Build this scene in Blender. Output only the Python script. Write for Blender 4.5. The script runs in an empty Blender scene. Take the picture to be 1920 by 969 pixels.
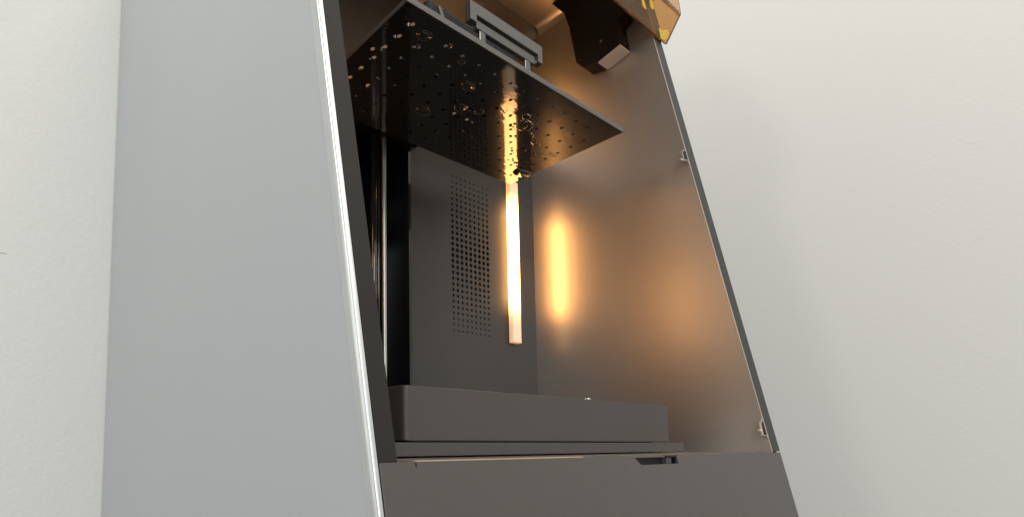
import bpy, bmesh, math, random
from mathutils import Vector, Matrix
random.seed(7)
sc = bpy.context.scene
col = sc.collection
R = math.radians

# ------------------------------------------------------------------ camera
YAW, PITCH = 0.94055, R(4.99)
cd = bpy.data.cameras.new('camera')
cam = bpy.data.objects.new('camera', cd)
col.objects.link(cam)
cam.location = (-0.16886, -0.21700, 0.00955)
cam.rotation_euler = (math.pi / 2 + PITCH, 0, YAW - math.pi / 2)
cd.sensor_width = 36
cd.lens = 1054 / 1920 * 36
cd.shift_x = (960 - 675) / 1920
cd.shift_y = (738 - 484.5) / 1920
cd.clip_start = 0.01
cd.clip_end = 100
sc.camera = cam

# ------------------------------------------------------------------ world and room light
w = bpy.data.worlds.new('World')
sc.world = w
w.use_nodes = True
bg = w.node_tree.nodes['Background']
bg.inputs[0].default_value = (1.0, 0.97, 0.92, 1)
bg.inputs[1].default_value = 0.50


def area(name, loc, target, size, energy, color, sy=None):
    ld = bpy.data.lights.new(name, 'AREA')
    ld.energy = energy
    ld.color = color
    ld.shape = 'RECTANGLE'
    ld.size = size
    ld.size_y = sy or size
    o = bpy.data.objects.new(name, ld)
    col.objects.link(o)
    o.location = loc
    o.rotation_euler = (Vector(target) - Vector(loc)).to_track_quat('-Z', 'Y').to_euler()
    return o


area('window_light', (-2.0, -2.6, 0.75), (0.3, 0.2, 0.15), 2.0, 58, (0.94, 0.98, 1.0), 1.7)
area('ceiling_light', (0.1, -1.3, 2.2), (0.7, 0.2, 0.2), 1.4, 33, (1.0, 0.94, 0.86))
area('side_light', (-2.47, -0.11, 0.85), (0.53, 0.05, 0.25), 0.30, 6.5, (1.0, 0.95, 0.87))

sc.view_settings.view_transform = 'Standard'
sc.view_settings.look = 'None'
sc.view_settings.exposure = 0
sc.view_settings.gamma = 1
sc.cycles.max_bounces = 10
sc.cycles.caustics_reflective = True


# ------------------------------------------------------------------ materials
def mat(name, base, rough=0.5, metal=0.0, var=0.0, vscale=8.0, bump=0.0, bscale=200.0, bdist=0.001,
        coat=0.0, rvar=0.0, spec=0.5, stretch=None):
    m = bpy.data.materials.new(name)
    m.use_nodes = True
    nt = m.node_tree
    b = nt.nodes['Principled BSDF']
    b.inputs['Base Color'].default_value = (*base, 1)
    b.inputs['Roughness'].default_value = rough
    b.inputs['Metallic'].default_value = metal
    b.inputs['Coat Weight'].default_value = coat
    b.inputs['Specular IOR Level'].default_value = spec
    tc = nt.nodes.new('ShaderNodeTexCoord')
    src = tc.outputs['Object']
    if stretch:
        mp = nt.nodes.new('ShaderNodeMapping')
        mp.inputs['Scale'].default_value = stretch
        nt.links.new(src, mp.inputs[0])
        src = mp.outputs[0]
    if var:
        n = nt.nodes.new('ShaderNodeTexNoise')
        n.inputs['Scale'].default_value = vscale
        n.inputs['Detail'].default_value = 5
        nt.links.new(src, n.inputs['Vector'])
        mx = nt.nodes.new('ShaderNodeMix')
        mx.data_type = 'RGBA'
        mx.inputs['A'].default_value = (*[c * (1 - var) for c in base], 1)
        mx.inputs['B'].default_value = (*[min(1, c * (1 + var)) for c in base], 1)
        nt.links.new(n.outputs['Fac'], mx.inputs['Factor'])
        nt.links.new(mx.outputs['Result'], b.inputs['Base Color'])
    if rvar:
        n = nt.nodes.new('ShaderNodeTexNoise')
        n.inputs['Scale'].default_value = vscale * 1.7
        n.inputs['Detail'].default_value = 6
        nt.links.new(src, n.inputs['Vector'])
        mr = nt.nodes.new('ShaderNodeMapRange')
        mr.inputs['To Min'].default_value = rough - rvar
        mr.inputs['To Max'].default_value = rough + rvar
        nt.links.new(n.outputs['Fac'], mr.inputs['Value'])
        nt.links.new(mr.outputs[0], b.inputs['Roughness'])
    if bump:
        n = nt.nodes.new('ShaderNodeTexNoise')
        n.inputs['Scale'].default_value = bscale
        n.inputs['Detail'].default_value = 4
        nt.links.new(src, n.inputs['Vector'])
        bp = nt.nodes.new('ShaderNodeBump')
        bp.inputs['Strength'].default_value = bump
        bp.inputs['Distance'].default_value = bdist
        nt.links.new(n.outputs['Fac'], bp.inputs['Height'])
        nt.links.new(bp.outputs[0], b.inputs['Normal'])
    return m


M = {}
M['plaster'] = mat('rough white plaster paint', (0.65, 0.65, 0.625), 0.9, 0, 0.02, 3, 0.30, 170, 0.0020)
M['wall_paint'] = mat('smooth white wall paint', (0.785, 0.78, 0.752), 0.85, 0, 0.02, 2, 0.22, 210, 0.0010)
M['floor'] = mat('dark grey floor', (0.14, 0.135, 0.13), 0.5, 0, 0.08, 6)
M['silver'] = mat('satin silver panel', (0.48, 0.505, 0.522), 0.33, 0.35, 0.035, 2.2, 0.10, 1300, 0.00025, rvar=0.10, spec=0.9)
M['trim'] = mat('bright anodised trim', (0.60, 0.62, 0.625), 0.42, 0.9, 0.04, 60, rvar=0.06)
M['groove'] = mat('trim groove', (0.25, 0.26, 0.27), 0.4, 0.8)
M['bronze'] = mat('satin grey bronze sheet', (0.53, 0.483, 0.435), 0.39, 0.88, 0.03, 14, 0.10, 1400, 0.0001)
M['dark_sheet'] = mat('dark grey powder coat', (0.040, 0.037, 0.0345), 0.45, 0.12, 0.05, 20, 0.12, 1500, 0.0001)
M['fascia'] = mat('warm grey powder coat', (0.080, 0.071, 0.065), 0.44, 0.18, 0.09, 70, 0.14, 1300, 0.00012)
M['frame'] = mat('dark grey frame paint', (0.022, 0.0195, 0.018), 0.6, 0.0, 0.04, 20, 0.12, 1500, 0.0001, spec=0.2)
M['jamb'] = mat('jamb edge paint', (0.045, 0.045, 0.043), 0.55, 0.0, spec=0.2)
M['bare'] = mat('bare sheet edge', (0.75, 0.70, 0.64), 0.35, 0.8)
M['black'] = mat('black moulded plastic', (0.004, 0.004, 0.0045), 0.6, 0, 0.1, 30, 0.1, 900, 0.0002, spec=0.25)
M['gloss_black'] = mat('gloss black', (0.008, 0.008, 0.009), 0.12)
M['void'] = mat('dark cavity', (0.006, 0.006, 0.006), 0.8)
M['chrome'] = mat('polished rod steel', (0.62, 0.60, 0.57), 0.16, 1.0)
M['dark_rod'] = mat('blackened rod steel', (0.10, 0.10, 0.10), 0.12, 0.9)
M['screw_steel'] = mat('lead screw steel', (0.50, 0.49, 0.47), 0.38, 0.9)
M['yellow'] = mat('yellow painted refraction', (0.85, 0.52, 0.03), 0.25, 0, 0.15, 60, coat=0.5)
M['hole_light'] = mat('pale painted hole light', (0.50, 0.47, 0.40), 0.4)
M['tray'] = mat('satin grey tray', (0.059, 0.051, 0.047), 0.46, 0.1, 0.04, 16, 0.12, 1500, 0.0001)
M['lip'] = mat('tray lip', (0.062, 0.058, 0.056), 0.45, 0.2, 0.04, 18, 0.1, 1500, 0.0001)
M['bracket'] = mat('grey cast bracket', (0.105, 0.10, 0.093), 0.45, 0.4, 0.05, 40)
M['label'] = mat('pale matt tan', (0.62, 0.52, 0.42), 0.5)
M['resin'] = mat('wet dark resin', (0.02, 0.016, 0.012), 0.04, 0.0, coat=1.0, spec=0.8)

_b = M['bronze'].node_tree.nodes['Principled BSDF']
_b.inputs['Coat Weight'].default_value = 0.7
_b.inputs['Coat Roughness'].default_value = 0.20

# black plate: mirror gloss wet with resin
m = mat('wet black plate', (0.011, 0.0125, 0.0145), 0.06, 0.0)
m.node_tree.nodes['Principled BSDF'].inputs['IOR'].default_value = 1.8
nt = m.node_tree
b = nt.nodes['Principled BSDF']
tc = nt.nodes.new('ShaderNodeTexCoord')
mp = nt.nodes.new('ShaderNodeMapping')
mp.inputs['Scale'].default_value = (1, 2.2, 1)
nt.links.new(tc.outputs['Object'], mp.inputs[0])
n1 = nt.nodes.new('ShaderNodeTexNoise'); n1.inputs['Scale'].default_value = 55; n1.inputs['Detail'].default_value = 3
n2 = nt.nodes.new('ShaderNodeTexNoise'); n2.inputs['Scale'].default_value = 9; n2.inputs['Detail'].default_value = 3
nt.links.new(mp.outputs[0], n1.inputs['Vector'])
nt.links.new(tc.outputs['Object'], n2.inputs['Vector'])
cr = nt.nodes.new('ShaderNodeValToRGB')
cr.color_ramp.elements[0].position = 0.46
cr.color_ramp.elements[1].position = 0.62
nt.links.new(n2.outputs['Fac'], cr.inputs[0])
mul = nt.nodes.new('ShaderNodeMath'); mul.operation = 'MULTIPLY'
nt.links.new(n1.outputs['Fac'], mul.inputs[0])
nt.links.new(cr.outputs[0], mul.inputs[1])
bp = nt.nodes.new('ShaderNodeBump'); bp.inputs['Strength'].default_value = 0.2; bp.inputs['Distance'].default_value = 0.0012
nt.links.new(mul.outputs[0], bp.inputs['Height'])
nt.links.new(bp.outputs[0], b.inputs['Normal'])
M['plate'] = m

# amber acrylic
m = mat('amber acrylic', (0.64, 0.32, 0.09), 0.03, 0)
b = m.node_tree.nodes['Principled BSDF']
b.inputs['Transmission Weight'].default_value = 0.9
b.inputs['IOR'].default_value = 1.49
M['amber'] = m

# led light bar diffuser: bright in the middle, dimmer towards both ends
LED = (1.0, 0.47, 0.135)
m = mat('frosted light diffuser', (0.75, 0.66, 0.58), 0.45, 0)
nt = m.node_tree
b = nt.nodes['Principled BSDF']
tc = nt.nodes.new('ShaderNodeTexCoord')
sx = nt.nodes.new('ShaderNodeSeparateXYZ')
nt.links.new(tc.outputs['Object'], sx.inputs[0])
cr = nt.nodes.new('ShaderNodeValToRGB')
mr = nt.nodes.new('ShaderNodeMapRange')
mr.inputs['From Min'].default_value = 0.0
mr.inputs['From Max'].default_value = 0.228
nt.links.new(sx.outputs['Z'], mr.inputs['Value'])
nt.links.new(mr.outputs[0], cr.inputs[0])
els = cr.color_ramp.elements
els[0].position = 0.0; els[0].color = (0.04, 0.04, 0.04, 1)
els[1].position = 1.0; els[1].color = (0.04, 0.04, 0.04, 1)
for p, v in ((0.10, 0.045), (0.16, 0.09), (0.21, 0.40), (0.28, 1.0), (0.80, 1.0), (0.87, 0.35), (0.93, 0.07)):
    e = els.new(p); e.color = (v, v, v, 1)
ml = nt.nodes.new('ShaderNodeMath'); ml.operation = 'MULTIPLY'; ml.inputs[1].default_value = 13.0
nt.links.new(cr.outputs[0], ml.inputs[0])
b.inputs['Emission Color'].default_value = (*LED, 1)
nt.links.new(ml.outputs[0], b.inputs['Emission Strength'])
M['led'] = m


# ------------------------------------------------------------------ mesh helpers
class MB:
    def __init__(self):
        self.bm = bmesh.new()

    def box(self, x0, x1, y0, y1, z0, z1):
        v = [self.bm.verts.new(p) for p in ((x0, y0, z0), (x1, y0, z0), (x1, y1, z0), (x0, y1, z0),
                                            (x0, y0, z1), (x1, y0, z1), (x1, y1, z1), (x0, y1, z1))]
        for f in ((0, 3, 2, 1), (4, 5, 6, 7), (0, 1, 5, 4), (1, 2, 6, 5), (2, 3, 7, 6), (3, 0, 4, 7)):
            self.bm.faces.new([v[i] for i in f])
        return self

    def loft(self, a, c):
        """closed solid between two matching point rings"""
        va = [self.bm.verts.new(p) for p in a]
        vc = [self.bm.verts.new(p) for p in c]
        n = len(va)
        for i in range(n):
            self.bm.faces.new((va[i], va[(i + 1) % n], vc[(i + 1) % n], vc[i]))
        self.bm.faces.new(va[::-1])
        self.bm.faces.new(vc)
        return self

    def prism_x(self, prof, x0, x1):
        return self.loft([(x0, y, z) for y, z in prof], [(x1, y, z) for y, z in prof])

    def prism_y(self, prof, y0, y1):
        return self.loft([(x, y0, z) for x, z in prof], [(x, y1, z) for x, z in prof])

    def prism_z(self, prof, z0, z1):
        return self.loft([(x, y, z0) for x, y in prof], [(x, y, z1) for x, y in prof])

    def tube(self, pts, r, n=10):
        pts = [Vector(p) for p in pts]
        rings = []
        for i, p in enumerate(pts):
            t = (pts[min(i + 1, len(pts) - 1)] - pts[max(i - 1, 0)]).normalized()
            a = t.cross(Vector((0.3, 0.2, 0.93)) if abs(t.z) < 0.9 else Vector((1, 0, 0))).normalized()
            c = t.cross(a)
            rings.append([self.bm.verts.new(p + r * (math.cos(k * 2 * math.pi / n) * a + math.sin(k * 2 * math.pi / n) * c)) for k in range(n)])
        for i in range(len(rings) - 1):
            for k in range(n):
                self.bm.faces.new((rings[i][k], rings[i][(k + 1) % n], rings[i + 1][(k + 1) % n], rings[i + 1][k]))
        self.bm.faces.new(rings[0][::-1])
        self.bm.faces.new(rings[-1])
        return self

    def perforated(self, us, vs, rad, lim, place, depth, n=10):
        """sheet with real round holes: us, vs hole centre coordinates, rad(u,v), lim = (u0,u1,v0,v1)"""
        bm = self.bm
        ub = [lim[0]] + [(us[i] + us[i + 1]) / 2 for i in range(len(us) - 1)] + [lim[1]]
        vb = [lim[2]] + [(vs[i] + vs[i + 1]) / 2 for i in range(len(vs) - 1)] + [lim[3]]
        for i, u in enumerate(us):
            for j, v in enumerate(vs):
                c = ((ub[i], vb[j]), (ub[i + 1], vb[j]), (ub[i + 1], vb[j + 1]), (ub[i], vb[j + 1]))
                r = rad(u, v)
                for side in (0, 1):
                    ring = []
                    d = 0 if side == 0 else depth
                    for k in range(4 * (n // 4)):
                        a = -3 * math.pi / 4 + 2 * math.pi * k / (4 * (n // 4))
                        ring.append(bm.verts.new(place(u + r * math.cos(a), v + r * math.sin(a), d)))
                    cv = [bm.verts.new(place(*p, d)) for p in c]
                    q = n // 4
                    for s in range(4):
                        arc = [ring[(s * q + k) % (4 * q)] for k in range(q + 1)]
                        f = [cv[s], cv[(s + 1) % 4]] + arc[::-1]
                        bm.faces.new(f if side == 0 else f[::-1])
                    if side == 0:
                        r0 = ring
                    else:
                        for k in range(4 * q):
                            bm.faces.new((r0[k], r0[(k + 1) % (4 * q)], ring[(k + 1) % (4 * q)], ring[k]))
        # outer rim
        c0 = [(lim[0], lim[2]), (lim[1], lim[2]), (lim[1], lim[3]), (lim[0], lim[3])]
        a = [bm.verts.new(place(*p, 0)) for p in c0]
        c = [bm.verts.new(place(*p, depth)) for p in c0]
        for i in range(4):
            bm.faces.new((a[i], a[(i + 1) % 4], c[(i + 1) % 4], c[i]))
        return self

    def build(self, name, material, parent=None, bevel=0.0, seg=2, smooth=False, origin=None, normals=True):
        if normals:
            bmesh.ops.recalc_face_normals(self.bm, faces=self.bm.faces)
        me = bpy.data.meshes.new(name)
        if origin is not None:
            bmesh.ops.translate(self.bm, verts=self.bm.verts, vec=-Vector(origin))
        self.bm.to_mesh(me)
        self.bm.free()
        me.materials.append(material)
        o = bpy.data.objects.new(name, me)
        if origin is not None:
            o.location = origin
        col.objects.link(o)
        if parent:
            o.parent = parent
            if parent.type == 'EMPTY' or parent.location.length:
                pass
        if smooth:
            for p in me.polygons:
                p.use_smooth = True
        if bevel:
            bv = o.modifiers.new('bevel', 'BEVEL')
            bv.width = bevel
            bv.segments = seg
            bv.limit_method = 'ANGLE'
            bv.angle_limit = R(35)
            bv.harden_normals = False
        return o


def thing(name, label, cat, group=None):
    o = bpy.data.objects.new(name, None)
    o.empty_display_size = 0.05
    col.objects.link(o)
    o['label'] = label
    o['category'] = cat
    if group:
        o['group'] = group
    return o


def structure(o):
    o['kind'] = 'structure'
    return o


RK = 0.19166                       # front rake: y grows by this per unit of height


def fy(z, off=0.0):
    return RK * z + off


# ------------------------------------------------------------------ the room
structure(MB().box(-4, 1.1, 0.580, 0.68, -0.36, 2.6).build('back_wall', M['plaster']))
structure(MB().box(1.0, 1.1, -4, 0.5798, -0.36, 2.6).build('side_wall', M['wall_paint']))
bw = bpy.data.objects['back_wall']
MB().tube([(-0.1310, 0.5800, 0.2398), (-0.1265, 0.5800, 0.2401), (-0.1235, 0.5800, 0.2399)], 0.0003, 6).build('wall_nick', M['groove'], bw)
structure(MB().box(-4, 1.1, -4, 0.68, -0.40, -0.36).build('added_counter', M['floor']))  # unseen dark surface, added to darken the side panel's reflection

# ------------------------------------------------------------------ the printer cabinet
cab = thing('printer_cabinet', 'tall silver and dark grey cabinet with slanted front and open chamber lit by warm bars', 'printer')
TOP, ZB, ZF = 0.74, -0.3597, -0.24
BK = 0.5785
side_prof = [(fy(TOP, 0.0036), TOP), (BK, TOP), (BK, ZB), (0.02, ZB), (fy(ZF, 0.0036), ZF)]
MB().prism_x(side_prof, -0.0036, -0.0004).build('side_panel', M['silver'], cab)
MB().prism_x([(fy(TOP, .003), TOP), (BK, TOP), (BK, ZB), (0.03, ZB), (fy(ZF, .003), ZF)], 0.5255, 0.5296).build('side_panel', M['dark_sheet'], cab)


# rounded bright trim along the left front edge, with a shallow groove
def trim_ring(z):
    pts = []
    cx, cy, r = -0.0004, 0.0036, 0.0036
    for k in range(11):
        a = math.pi + k * math.pi / 20
        rr = r
        if k in (5,):
            rr = r - 0.0003
        pts.append((cx + 1.0 * rr * math.cos(a), fy(z) + cy + rr * math.sin(a), z))
    pts.append((0.0, fy(z), z))
    pts.append((0.0, fy(z) + 0.0075, z))
    pts.append((cx - r, fy(z) + 0.0075, z))
    return pts


MB().loft(trim_ring(ZF), trim_ring(TOP)).build('edge_trim', M['trim'], cab)

# left front flange
MB().loft([(0.0006, fy(z0), z0) for z0 in (0.0,)] + [(0.0128, 0, 0), (0.0128, 0.004, 0), (0.0006, 0.004, 0)],
          [(0.0006, fy(TOP), TOP), (0.0128, fy(TOP), TOP), (0.0128, fy(TOP) + 0.004, TOP), (0.0006, fy(TOP) + 0.004, TOP)]
          ).build('front_flange', M['frame'], cab, 0.0006)

# inner walls
MB().prism_x([(fy(TOP, 0.0045), TOP), (0.60 - 0.04, TOP), (0.56, -0.02), (0.005, -0.02), (fy(0.0, 0.0045), 0.0)], 0.0105, 0.0125).build('inner_wall', M['frame'], cab)
MB().prism_x([(fy(TOP, 0.0006), TOP), (0.33, TOP), (0.33, -0.02), (0.0010, -0.02), (0.0006, 0.0)], 0.5078, 0.5094).build('inner_wall', M['bronze'], cab)
# right jamb strip
MB().loft([(0.5108, fy(0.0012), 0.0012), (0.5304, fy(0.0012), 0.0012), (0.5304, fy(0.0012, 0.02), 0.0012), (0.5108, fy(0.0012, 0.02), 0.0012)],
          [(0.5108, fy(TOP), TOP), (0.5304, fy(TOP), TOP), (0.5304, fy(TOP, 0.02), TOP), (0.5108, fy(TOP, 0.02), TOP)]).build('door_jamb', M['jamb'], cab, 0.0005)
# near-black strip painting the shadow line between inner wall and jamb
MB().prism_x([(fy(0.001, 0.004), 0.001), (fy(TOP, 0.004), TOP), (fy(TOP, 0.02), TOP), (fy(0.001, 0.02), 0.001)], 0.5096, 0.5106).build('gap_shade', M['void'], cab)
# bright bare edge of the inner sheet
MB().prism_x([(fy(0.0005, -0.0002), 0.0005), (fy(TOP, -0.0002), TOP), (fy(TOP, 0.0004), TOP), (fy(0.0005, 0.0004), 0.0005)], 0.5079, 0.5093).build('sheet_edge', M['bare'], cab)

YB = 0.2795
# perforated back panel: rows of holes that swell towards the middle
us = [0.3405 + 0.00831 * i for i in range(9)]
vs = [0.1516 + 0.00749 * i for i in range(28)]


def hole_r(u, v):
    t = max(0.0, 1 - abs(v - 0.2527) / 0.112)
    return 0.0008 + 0.0020 * t ** 0.75


x0, x1, z0, z1 = 0.2695, 0.5076, -0.01, 0.43
zc = 0.622
pm = MB()
pl = (us[0] - 0.0042, us[-1] + 0.0042, vs[0] - 0.004, vs[-1] + 0.004)
pm.perforated(us, vs, hole_r, pl, lambda u, v, d: (u, YB + d, v), 0.0012, 12)
pm.box(x0, pl[0], YB, YB + 0.0012, z0, z1).box(pl[1], x1, YB, YB + 0.0012, z0, z1)
pm.box(pl[0], pl[1], YB, YB + 0.0012, z0, pl[2]).box(pl[0], pl[1], YB, YB + 0.0012, pl[3], z1)
pm.build('perforated_panel', M['dark_sheet'], cab, normals=False)
MB().box(0.30, 0.45, YB + 0.03, YB + 0.032, 0.1, 0.42).build('vent_backing', M['void'], cab)
MB().box(0.0127, 0.1300, YB, YB + 0.0012, z0, z1).build('back_panel', M['dark_sheet'], cab)
# lift column recess
cm = MB()
cm.box(0.1300, 0.2694, YB + 0.06, YB + 0.064, z0, z1)
cm.box(0.1300, 0.1330, YB, YB + 0.06, z0, z1).box(0.2655, 0.2694, YB - 0.0008, YB + 0.06, z0, z1)
cm.build('lift_column', M['gloss_black'], cab)
MB().tube([(0.2085, YB - 0.006, 0.0), (0.2085, YB - 0.006, z1)], 0.0036, 20).build('guide_rod', M['dark_rod'], cab, smooth=True)
MB().tube([(0.2148, YB - 0.006, 0.0), (0.2148, YB - 0.006, z1)], 0.0014, 16).build('guide_rod', M['dark_rod'], cab, smooth=True)
# threaded screw
ls = MB()
prof, N, z = [], 14, 0.0
rings = []
zz = 0.0
k = 0
while zz < z1:
    r = 0.0030 if k % 2 == 0 else 0.0025
    rings.append([ls.bm.verts.new((0.2330 + r * math.cos(2 * math.pi * i / N), YB + 0.006 + r * math.sin(2 * math.pi * i / N), zz)) for i in range(N)])
    zz += 0.0011
    k += 1
for a, c in zip(rings, rings[1:]):
    for i in range(N):
        ls.bm.faces.new((a[i], a[(i + 1) % N], c[(i + 1) % N], c[i]))
ls.build('lead_screw', M['screw_steel'], cab, smooth=True)

# chamber ceiling, deck, cabinet shell
MB().box(0.0127, 0.5076, fy(zc, 0.004), 0.36, zc, zc + 0.004).build('chamber_ceiling', M['bronze'], cab)
MB().prism_x([(YB, 0.4302), (YB + 0.002, 0.4302), (0.2640, zc - 0.0003), (0.2620, zc - 0.0003)], 0.2696, 0.5076).build('upper_back_panel', M['bronze'], cab)  # bronze tone and forward tilt put in to catch the bar light
MB().box(0.0127, 0.2694, YB, YB + 0.0012, 0.4302, zc - 0.0003).build('upper_back_panel', M['dark_sheet'], cab)
bend = [(0.5077, zc - 0.0135)] + [(0.5077 - 0.013 + 0.013 * math.cos(R(a)), zc - 0.0135 + 0.013 * math.sin(R(a))) for a in range(9, 91, 9)] + [(0.5077, zc - 0.0005)]
MB().prism_y(bend, fy(zc, 0.012), 0.2605).build('ceiling_bend', M['bronze'], cab)
MB().box(0.0127, 0.5076, 0.014, YB - 0.0004, -0.012, -0.0006).build('deck', M['bronze'], cab)
MB().box(-0.0003, 0.5252, 0.36, BK - 0.002, ZB, TOP - 0.003).build('rear_body', M['dark_sheet'], cab)
MB().box(-0.0003, 0.5252, 0.03, 0.358, ZB, -0.06).build('lower_body', M['dark_sheet'], cab)
MB().prism_x([(fy(TOP) + 0.004, TOP + 0.0003), (BK, TOP + 0.0003), (BK, TOP + 0.006), (fy(TOP) + 0.004, TOP + 0.006)], -0.0036, 0.53).build('top_cover', M['silver'], cab, 0.002)

# LED light bars in the two back corners
for bx, zb0 in ((0.4546, 0.1462), (0.0640, 0.1462)):
    prof = []
    hw, t = (0.0084, 0.009) if bx > 0.3 else (0.0165, 0.011)
    for (cx, cy, a0) in ((hw - 0.003, -t + 0.003, -90), (-hw + 0.003, -t + 0.003, 180)):
        for q in range(5):
            a = R(a0 + q * 22.5)
            prof.append((cx + 0.003 * math.cos(a), cy + 0.003 * math.sin(a)))
    prof = [(hw, 0.0)] + prof[:5][::-1] + prof[5:][::-1] + [(-hw, 0.0)]
    ring0 = [(bx + px, YB - 0.0012 + py, zb0) for px, py in prof]
    ring1 = [(bx + px, YB - 0.0012 + py, zb0 + 0.228) for px, py in prof]
    MB().loft(ring0, ring1).build('light_bar', M['led'], cab, 0.0006, origin=(bx, YB, zb0))

# short upper light bar behind the build plate
ub = [(0.4478, YB - 0.0012), (0.4478, YB - 0.0102), (0.4622, YB - 0.0102), (0.4622, YB - 0.0012)]
M['led_short'] = M['led'].copy()
for nd in M['led_short'].node_tree.nodes:
    if nd.type == 'MAP_RANGE':
        nd.inputs['From Max'].default_value = 0.068
    if nd.type == 'MATH':
        nd.inputs[1].default_value = 34.0
MB().prism_z(ub, 0.4680, 0.5360).build('light_bar', M['led_short'], cab, 0.001, origin=(0.455, YB, 0.4680))

# lower front panel with handle notch
fp = MB()
ZP = ZF


def FP(pts, d0, d1, mb):
    return mb.loft([(x, fy(z) + d0, z) for x, z in pts], [(x, fy(z) + d1, z) for x, z in pts])


nl0, nl1, nr = 0.2380, 0.2470, 0.3050
FP([(0.0012, ZP), (0.0012, 0.0), (nl0, 0.0), (nl1, -0.0068), (nr, -0.0068), (nr, -0.0009), (nr + 0.002, 0.0), (0.5300, 0.0), (0.5300, ZP)], 0, 0.012, fp)
fpo = fp.build('front_panel', M['fascia'], cab, 0.0003, 1)
FP([(nl0 + 0.0012, -0.0014), (nl0 + 0.0006, -0.0002), (0.2890, -0.0002), (0.2890, -0.0014)], 0.0022, 0.006, MB()).build('notch_rim', M['bracket'], fpo)
MB().box(nl0, nr + 0.001, 0.0060, 0.0115, -0.0085, -0.0009).build('notch_pocket', M['frame'], fpo)
lt = MB()
lt.box(0.2895, 0.3046, 0.0008, 0.0058, -0.0016, -0.0007).box(0.3028, 0.3046, 0.0008, 0.0058, -0.0066, -0.0017)
lt.build('latch', M['black'], fpo)
MB().box(0.2912, 0.2938, 0.0018, 0.0056, -0.0066, -0.0019).box(0.2962, 0.3000, 0.0024, 0.0056, -0.0066, -0.0019).build('latch_spring', M['bracket'], fpo)
M['light_leak'] = mat('pale painted light leak', (0.62, 0.43, 0.28), 0.5, 0.3)
MB().box(0.0252, 0.1750, 0.0006, 0.0030, 0.0001, 0.0006).build('painted_leak', M['light_leak'], fpo)  # pale strip paints the warm light leaking under the tray lip
MB().box(0.0243, 0.0249, -0.0006, 0.003, -0.0030, -0.0004).build('seam', M['void'], fpo)

# hinge clips on the right inner wall
for pts, pin in (([(0.5086, 0.0345), (0.5000, 0.0296), (0.4978, 0.0176), (0.5050, 0.0172), (0.5086, 0.0138)], (0.4952, 0.0228)),
                 ([(0.5086, 0.3500), (0.4972, 0.3440), (0.4960, 0.3325), (0.5050, 0.3345), (0.5086, 0.3290)], (0.4915, 0.3330))):
    c = MB()
    for (xa, za), (xb, zb) in zip(pts, pts[1:]):
        d = Vector((xb - xa, zb - za)).normalized() * 0.0001
        n = Vector((-d.y, d.x)).normalized() * 0.00035
        q = [(xa - d.x + n.x, za - d.y + n.y), (xb + d.x + n.x, zb + d.y + n.y), (xb + d.x - n.x, zb + d.y - n.y), (xa - d.x - n.x, za - d.y - n.y)]
        c.loft([(x, fy(z, -0.0002), z) for x, z in q], [(x, fy(z, 0.0016), z) for x, z in q])
    co = c.build('hinge_clip', M['bare'], cab)
    FP([(x, z) for x, z in pts], 0.0006, 0.0016, MB()).build('clip_shade', M['black'], co)  # black fill paints the dark opening inside the outline
    MB().tube([(pin[0] - 0.0006, fy(pin[1], 0.002), pin[1]), (pin[0] + 0.0042, fy(pin[1], 0.002), pin[1])], 0.0011, 10).build('clip_pin', M['bare'], co)

# black actuator housing high on the right wall

ap = [(0.2400, 0.700), (0.2284, 0.634), (0.2024, 0.596), (0.1958, 0.573), (0.1866, 0.515), (0.1770, 0.5025),
      (0.1566, 0.498), (0.1256, 0.5048), (0.1298, 0.538), (0.1200, 0.5430), (0.0950, 0.556), (0.11, 0.700)]
act = MB().prism_x(ap, 0.4830, 0.5074).build('actuator_housing', M['black'], cab, 0.0012, 2)
MB().loft([(0.4836, 0.1559, 0.4974), (0.4836, 0.1262, 0.5040), (0.5070, 0.1262, 0.5040), (0.5070, 0.1559, 0.4974)],
          [(0.4836, 0.1556, 0.4984), (0.4836, 0.1259, 0.5050), (0.5070, 0.1259, 0.5050), (0.5070, 0.1556, 0.4984)]).build('lit_facet', M['label'], act)  # pale skin paints the housing's bottom facet as lit from below
MB().tube([(0.4822, 0.1500, 0.5230), (0.4834, 0.1500, 0.5230)], 0.0022, 12).build('screw', M['chrome'], act)
MB().tube([(0.4780, 0.1100, 0.5600), (0.5000, 0.1060, 0.5520)], 0.0035, 12).build('hinge_pin', M['bracket'], act, smooth=True)

# raised amber door: thick faceted acrylic along the top of the opening
dp = [(0.0945, 0.5078), (0.0752, 0.5372), (0.0775, 0.5620), (0.0900, 0.640), (0.0960, 0.639), (0.0850, 0.5620), (0.0830, 0.5395), (0.1000, 0.5140)]
door = MB().prism_x(dp, 0.0020, 0.5375).build('amber_door', M['amber'], cab, 0.0022, 3)
for patch in ([(0.5060, 0.0900, 0.5146), (0.5172, 0.0894, 0.5155), (0.5229, 0.0876, 0.5184), (0.5300, 0.0882, 0.5174), (0.5316, 0.0912, 0.5128), (0.5265, 0.0936, 0.5092), (0.5190, 0.0938, 0.5088)],
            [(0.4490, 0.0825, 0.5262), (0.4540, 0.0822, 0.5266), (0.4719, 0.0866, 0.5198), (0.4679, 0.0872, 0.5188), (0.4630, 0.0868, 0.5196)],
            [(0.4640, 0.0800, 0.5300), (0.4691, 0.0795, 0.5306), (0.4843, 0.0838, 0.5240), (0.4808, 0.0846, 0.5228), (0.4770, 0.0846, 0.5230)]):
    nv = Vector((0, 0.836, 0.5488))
    MB().loft([Vector(p) - nv * 0.0007 for p in patch], [Vector(p) + nv * 0.0012 for p in patch]).build('painted_refraction', M['yellow'], door, 0.0003)  # yellow pieces paint the bar light refracted in the acrylic

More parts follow.
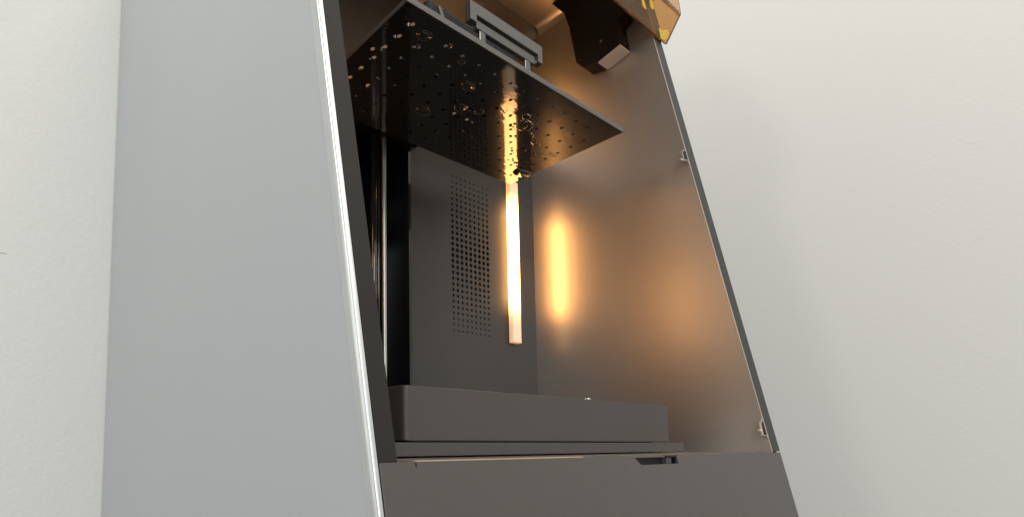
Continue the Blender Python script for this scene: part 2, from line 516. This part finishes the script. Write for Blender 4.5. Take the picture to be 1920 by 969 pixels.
# ------------------------------------------------------------------ resin tray on the deck
tr = thing('resin_tray', 'wide grey resin tray sitting on the chamber deck under the black build plate', 'tray')


def rrect(x0, x1, y0, y1, r, n=5):
    out = []
    for cx, cy, a in ((x1 - r, y1 - r, 0), (x0 + r, y1 - r, 90), (x0 + r, y0 + r, 180), (x1 - r, y0 + r, 270)):
        for k in range(n + 1):
            t = R(a + 90 * k / n)
            out.append((cx + r * math.cos(t), cy + r * math.sin(t)))
    return out


def wall_ring(mb, outer, inner, z0, z1):
    """tray wall: outer skin, inner skin, top and bottom rims"""
    bm = mb.bm
    rows = [[bm.verts.new((x, y, z)) for x, y in ring] for ring, z in ((outer, z0), (outer, z1), (inner, z1), (inner, z0))]
    n = len(outer)
    for a, c in ((0, 1), (1, 2), (2, 3), (3, 0)):
        for i in range(n):
            bm.faces.new((rows[a][i], rows[a][(i + 1) % n], rows[c][(i + 1) % n], rows[c][i]))
    return mb


tx0, tx1, ty0, ty1 = 0.0782, 0.4447, 0.070, 0.262
tw = wall_ring(MB(), rrect(tx0, tx1, ty0, ty1, 0.0042), rrect(tx0 + 0.006, tx1 - 0.006, ty0 + 0.006, ty1 - 0.006, 0.004), 0.0112, 0.0487)
tw.build('tray_wall', M['tray'], tr, 0.0007)
MB().prism_z(rrect(tx0 + 0.0062, tx1 - 0.0062, ty0 + 0.0062, ty1 - 0.0062, 0.004), 0.0110, 0.0135).build('tray_floor', M['resin'], tr)
MB().prism_z(rrect(0.0560, 0.4745, ty0 - 0.0002, ty1 + 0.004, 0.0012), 0.0006, 0.0100).build('tray_lip', M['lip'], tr, 0.0005)
MB().box(0.090, 0.43, 0.082, 0.250, 0.0101, 0.0110).build('tray_gap_shade', M['void'], tr)  # near-black filler paints the shade in the gap above the lip
for fx, fyy in ((0.10, 0.10), (0.42, 0.10), (0.10, 0.24), (0.42, 0.24)):
    MB().box(fx - 0.008, fx + 0.008, fyy - 0.008, fyy + 0.008, -0.0006, 0.0006).build('foot', M['black'], tr)
MB().tube([(0.2995, 0.0735, 0.0484), (0.2995, 0.0735, 0.0500)], 0.0030, 14).build('screw', M['chrome'], tr, 0.0004)

# ------------------------------------------------------------------ build plate
ZPL = 0.345
bp_ = thing('build_plate', 'black perforated build plate wet with resin hanging under a grey clamp bracket', 'build plate')
px0, px1, py0, py1 = 0.0975, 0.4055, 0.0870, 0.2384
pus = [0.3233 - 0.02096 * 9 - 0.00001 + 0.02096 * i - 0.02096 * 1 for i in range(15)]
pus = [u for u in pus if px0 + 0.006 < u < px1 - 0.006]
pvs = [0.1203 + 0.01685 * (i - 2) for i in range(10)]
pvs = [v for v in pvs if py0 + 0.006 < v < py1 - 0.006]
pb = MB()
pb.perforated(pus, pvs, lambda u, v: 0.0020, (px0, px1, py0, py1), lambda u, v, d: (u, v, ZPL + d), 0.0032, 16)
plate = pb.build('plate', M['plate'], bp_, normals=False)
# painted rim around the plate
rb = MB()
rb.box(px0 - 0.0012, px1 + 0.0012, py0 - 0.0012, py0 - 0.0002, ZPL + 0.0002, ZPL + 0.0052)
rb.box(px0 - 0.0012, px0 - 0.0002, py0, py1, ZPL + 0.0002, ZPL + 0.0036)
rb.build('rim', M['bracket'], bp_)
# bracket frame standing on the plate
yb0, yb1 = 0.0960, 0.1005
zt = 0.3486
for xa, xb in ((0.1915, 0.1975), (0.2545, 0.2605)):
    MB().box(xa, xb, yb0, yb1, zt, 0.3705).build('bracket_leg', M['bracket'], bp_, 0.0006)
    MB().box(xa - 0.0016, xa - 0.0002, yb0 + 0.0005, yb0 + 0.003, zt, 0.3700).build('leg_highlight', M['chrome'], bp_)  # bright strip paints the lit edge highlight of the leg
MB().box(0.1860, 0.2675, yb0, yb1, 0.3707, 0.3788).build('crossbar', M['bracket'], bp_, 0.0006)
chn = MB().prism_y([(0.1760, 0.3736), (0.1840, 0.3736), (0.1840, 0.3806), (0.2700, 0.3806), (0.2700, 0.3736), (0.2765, 0.3736), (0.2765, 0.3915), (0.1760, 0.3915)], yb0 - 0.0022, yb1)
chn.build('clamp_channel', M['bracket'], bp_, 0.0005)
MB().tube([(0.1845, yb0 - 0.0005, 0.3795), (0.1845, yb0 + 0.006, 0.3795)], 0.0011, 10).build('clamp_pin', M['chrome'], bp_)
MB().tube([(0.2686, yb0 - 0.0005, 0.3738), (0.2686, yb0 + 0.006, 0.3738)], 0.0011, 10).build('clamp_pin', M['chrome'], bp_)
# carrier arm behind the bracket, running to the lift column
MB().prism_y([(0.1700, 0.372), (0.2800, 0.372), (0.2740, 0.420), (0.1640, 0.420)], 0.19, YB + 0.012).build('carrier_arm', M['black'], bp_, 0.002)
MB().box(0.1500, 0.2720, 0.1200, 0.1890, zt, 0.4000).build('side_block', M['black'], bp_, 0.006, 3)
ring = [(0.1290 + 0.0095 * math.cos(R(a)), 0.104, zt + 0.0010 + 0.0095 * math.sin(R(a))) for a in range(0, 181, 15)]
MB().tube(ring, 0.0016, 10).build('pull_ring', M['label'], bp_, smooth=True)
MB().loft([(0.1420, 0.0915, zt), (0.1460, 0.0915, zt), (0.1460, 0.0935, zt), (0.1420, 0.0935, zt)],
          [(0.1345, 0.0915, 0.3640), (0.1385, 0.0915, 0.3640), (0.1385, 0.0935, 0.3640), (0.1345, 0.0935, 0.3640)]).build('strut', M['bracket'], bp_)


# wet resin left on the underside
def dome(cx, cy, rx, ry, h, n=16, m=5, wob=0.0):
    mb = MB()
    ph = random.random() * 6
    rows = []
    for j in range(m):
        a = j / m * math.pi / 2
        rows.append([mb.bm.verts.new((cx + rx * math.cos(a) * (1 + wob * math.sin(3 * t + ph)) * math.cos(t),
                                      cy + ry * math.cos(a) * (1 + wob * math.sin(2 * t + ph)) * math.sin(t),
                                      ZPL + 0.0001 - h * math.sin(a))) for t in [2 * math.pi * i / n for i in range(n)]])
    tip = mb.bm.verts.new((cx, cy, ZPL - h))
    for a, c in zip(rows, rows[1:]):
        for i in range(n):
            mb.bm.faces.new((a[i], a[(i + 1) % n], c[(i + 1) % n], c[i]))
    for i in range(n):
        mb.bm.faces.new((rows[-1][i], rows[-1][(i + 1) % n], tip))
    mb.bm.faces.new(rows[0][::-1])
    return mb


for d in ((0.1322, 0.1055, 0.0052, 0.0042, 0.0008), (0.1364, 0.1186, 0.0022, 0.0022, 0.0012), (0.1580, 0.1019, 0.0024, 0.0024, 0.0012),
          (0.2108, 0.1299, 0.0055, 0.0040, 0.0008), (0.2327, 0.1583, 0.0030, 0.0040, 0.0014), (0.2578, 0.1693, 0.0018, 0.0018, 0.0015),
          (0.2008, 0.1804, 0.0060, 0.0045, 0.0006), (0.3010, 0.1330, 0.0030, 0.0022, 0.0020), (0.3100, 0.1410, 0.0026, 0.0036, 0.0022),
          (0.3110, 0.1330, 0.0022, 0.0012, 0.0014), (0.2960, 0.1490, 0.0018, 0.0020, 0.0018), (0.3250, 0.1440, 0.0032, 0.0018, 0.0018)):
    dome(*d, wob=0.06).build('resin_drop', M['resin'], bp_, smooth=True)
for u in pus:
    for v in pvs:
        if random.random() < 0.28:
            a = random.random() * 6.28
            rr = 0.0006 + 0.0008 * random.random()
            dome(u + 0.0022 * math.cos(a), v + 0.0022 * math.sin(a), rr, rr * 1.1, rr * 0.8, 10, 3).build('resin_drop', M['resin'], bp_, smooth=True)
for x, y in ((0.1072, 0.1429), (0.1141, 0.1347), (0.1148, 0.1506), (0.1137, 0.1679), (0.1132, 0.1847), (0.1333, 0.1845), (0.1160, 0.1014), (0.1158, 0.1178), (0.2345, 0.1545), (0.2320, 0.1690), (0.2505, 0.1690)):  # pale spots paint the light seen through the plate holes
    dome(x, y, 0.0019, 0.0022, 0.0005, 12, 3, 0.08).build('lit_hole_spot', M['hole_light'], bp_, smooth=True)


def meniscus(cx, cy, rx, ry, r, wob):
    ph = random.random() * 6
    pts = []
    for i in range(29):
        t = 2 * math.pi * i / 28
        q = 1 + wob * math.sin(2 * t + ph) + 0.5 * wob * math.sin(5 * t)
        pts.append((cx + rx * q * math.cos(t), cy + ry * q * math.sin(t), ZPL))
    return MB().tube(pts, r, 6)


for a in ((0.1322, 0.1055, 0.0066, 0.0056, 0.00035, 0.03), (0.1364, 0.1186, 0.0026, 0.0026, 0.0004, 0.05), (0.1580, 0.1019, 0.0028, 0.0028, 0.0004, 0.05),
          (0.2108, 0.1299, 0.0078, 0.0050, 0.0004, 0.10), (0.2300, 0.1583, 0.0066, 0.0050, 0.0005, 0.10), (0.1810, 0.1100, 0.0030, 0.0026, 0.0004, 0.06),
          (0.2030, 0.1850, 0.0090, 0.0060, 0.0003, 0.10), (0.2500, 0.1520, 0.0040, 0.0046, 0.0004, 0.12), (0.3080, 0.1400, 0.0120, 0.0075, 0.0006, 0.16),
          (0.2960, 0.1290, 0.0055, 0.0036, 0.0006, 0.16), (0.3480, 0.1560, 0.0060, 0.0030, 0.0006, 0.18), (0.3720, 0.1690, 0.0050, 0.0022, 0.0005, 0.18), (0.3850, 0.1600, 0.0055, 0.0022, 0.0004, 0.16)):
    meniscus(*a).build('resin_rim', M['resin'], bp_, smooth=True)
for i in range(26):
    t = random.random()
    x = 0.300 + 0.095 * t + random.uniform(-0.006, 0.006)
    y = 0.136 + 0.074 * t + random.uniform(-0.006, 0.006)
    side = random.choice((-1, 1))
    x -= side * 0.0065
    y += side * 0.0085
    if y < py1 - 0.003 and x < px1 - 0.003:
        rr = random.uniform(0.0007, 0.0018)
        dome(x, y, rr * random.uniform(0.8, 1.6), rr * random.uniform(0.7, 1.2), rr * 0.7, 12, 4, 0.1).build('resin_drop', M['resin'], bp_, smooth=True)
# pendant drop hanging from the back corner
dome(0.3915, 0.2090, 0.0135, 0.0085, 0.0045, 24, 7, 0.08).build('resin_puddle', M['resin'], bp_, smooth=True)
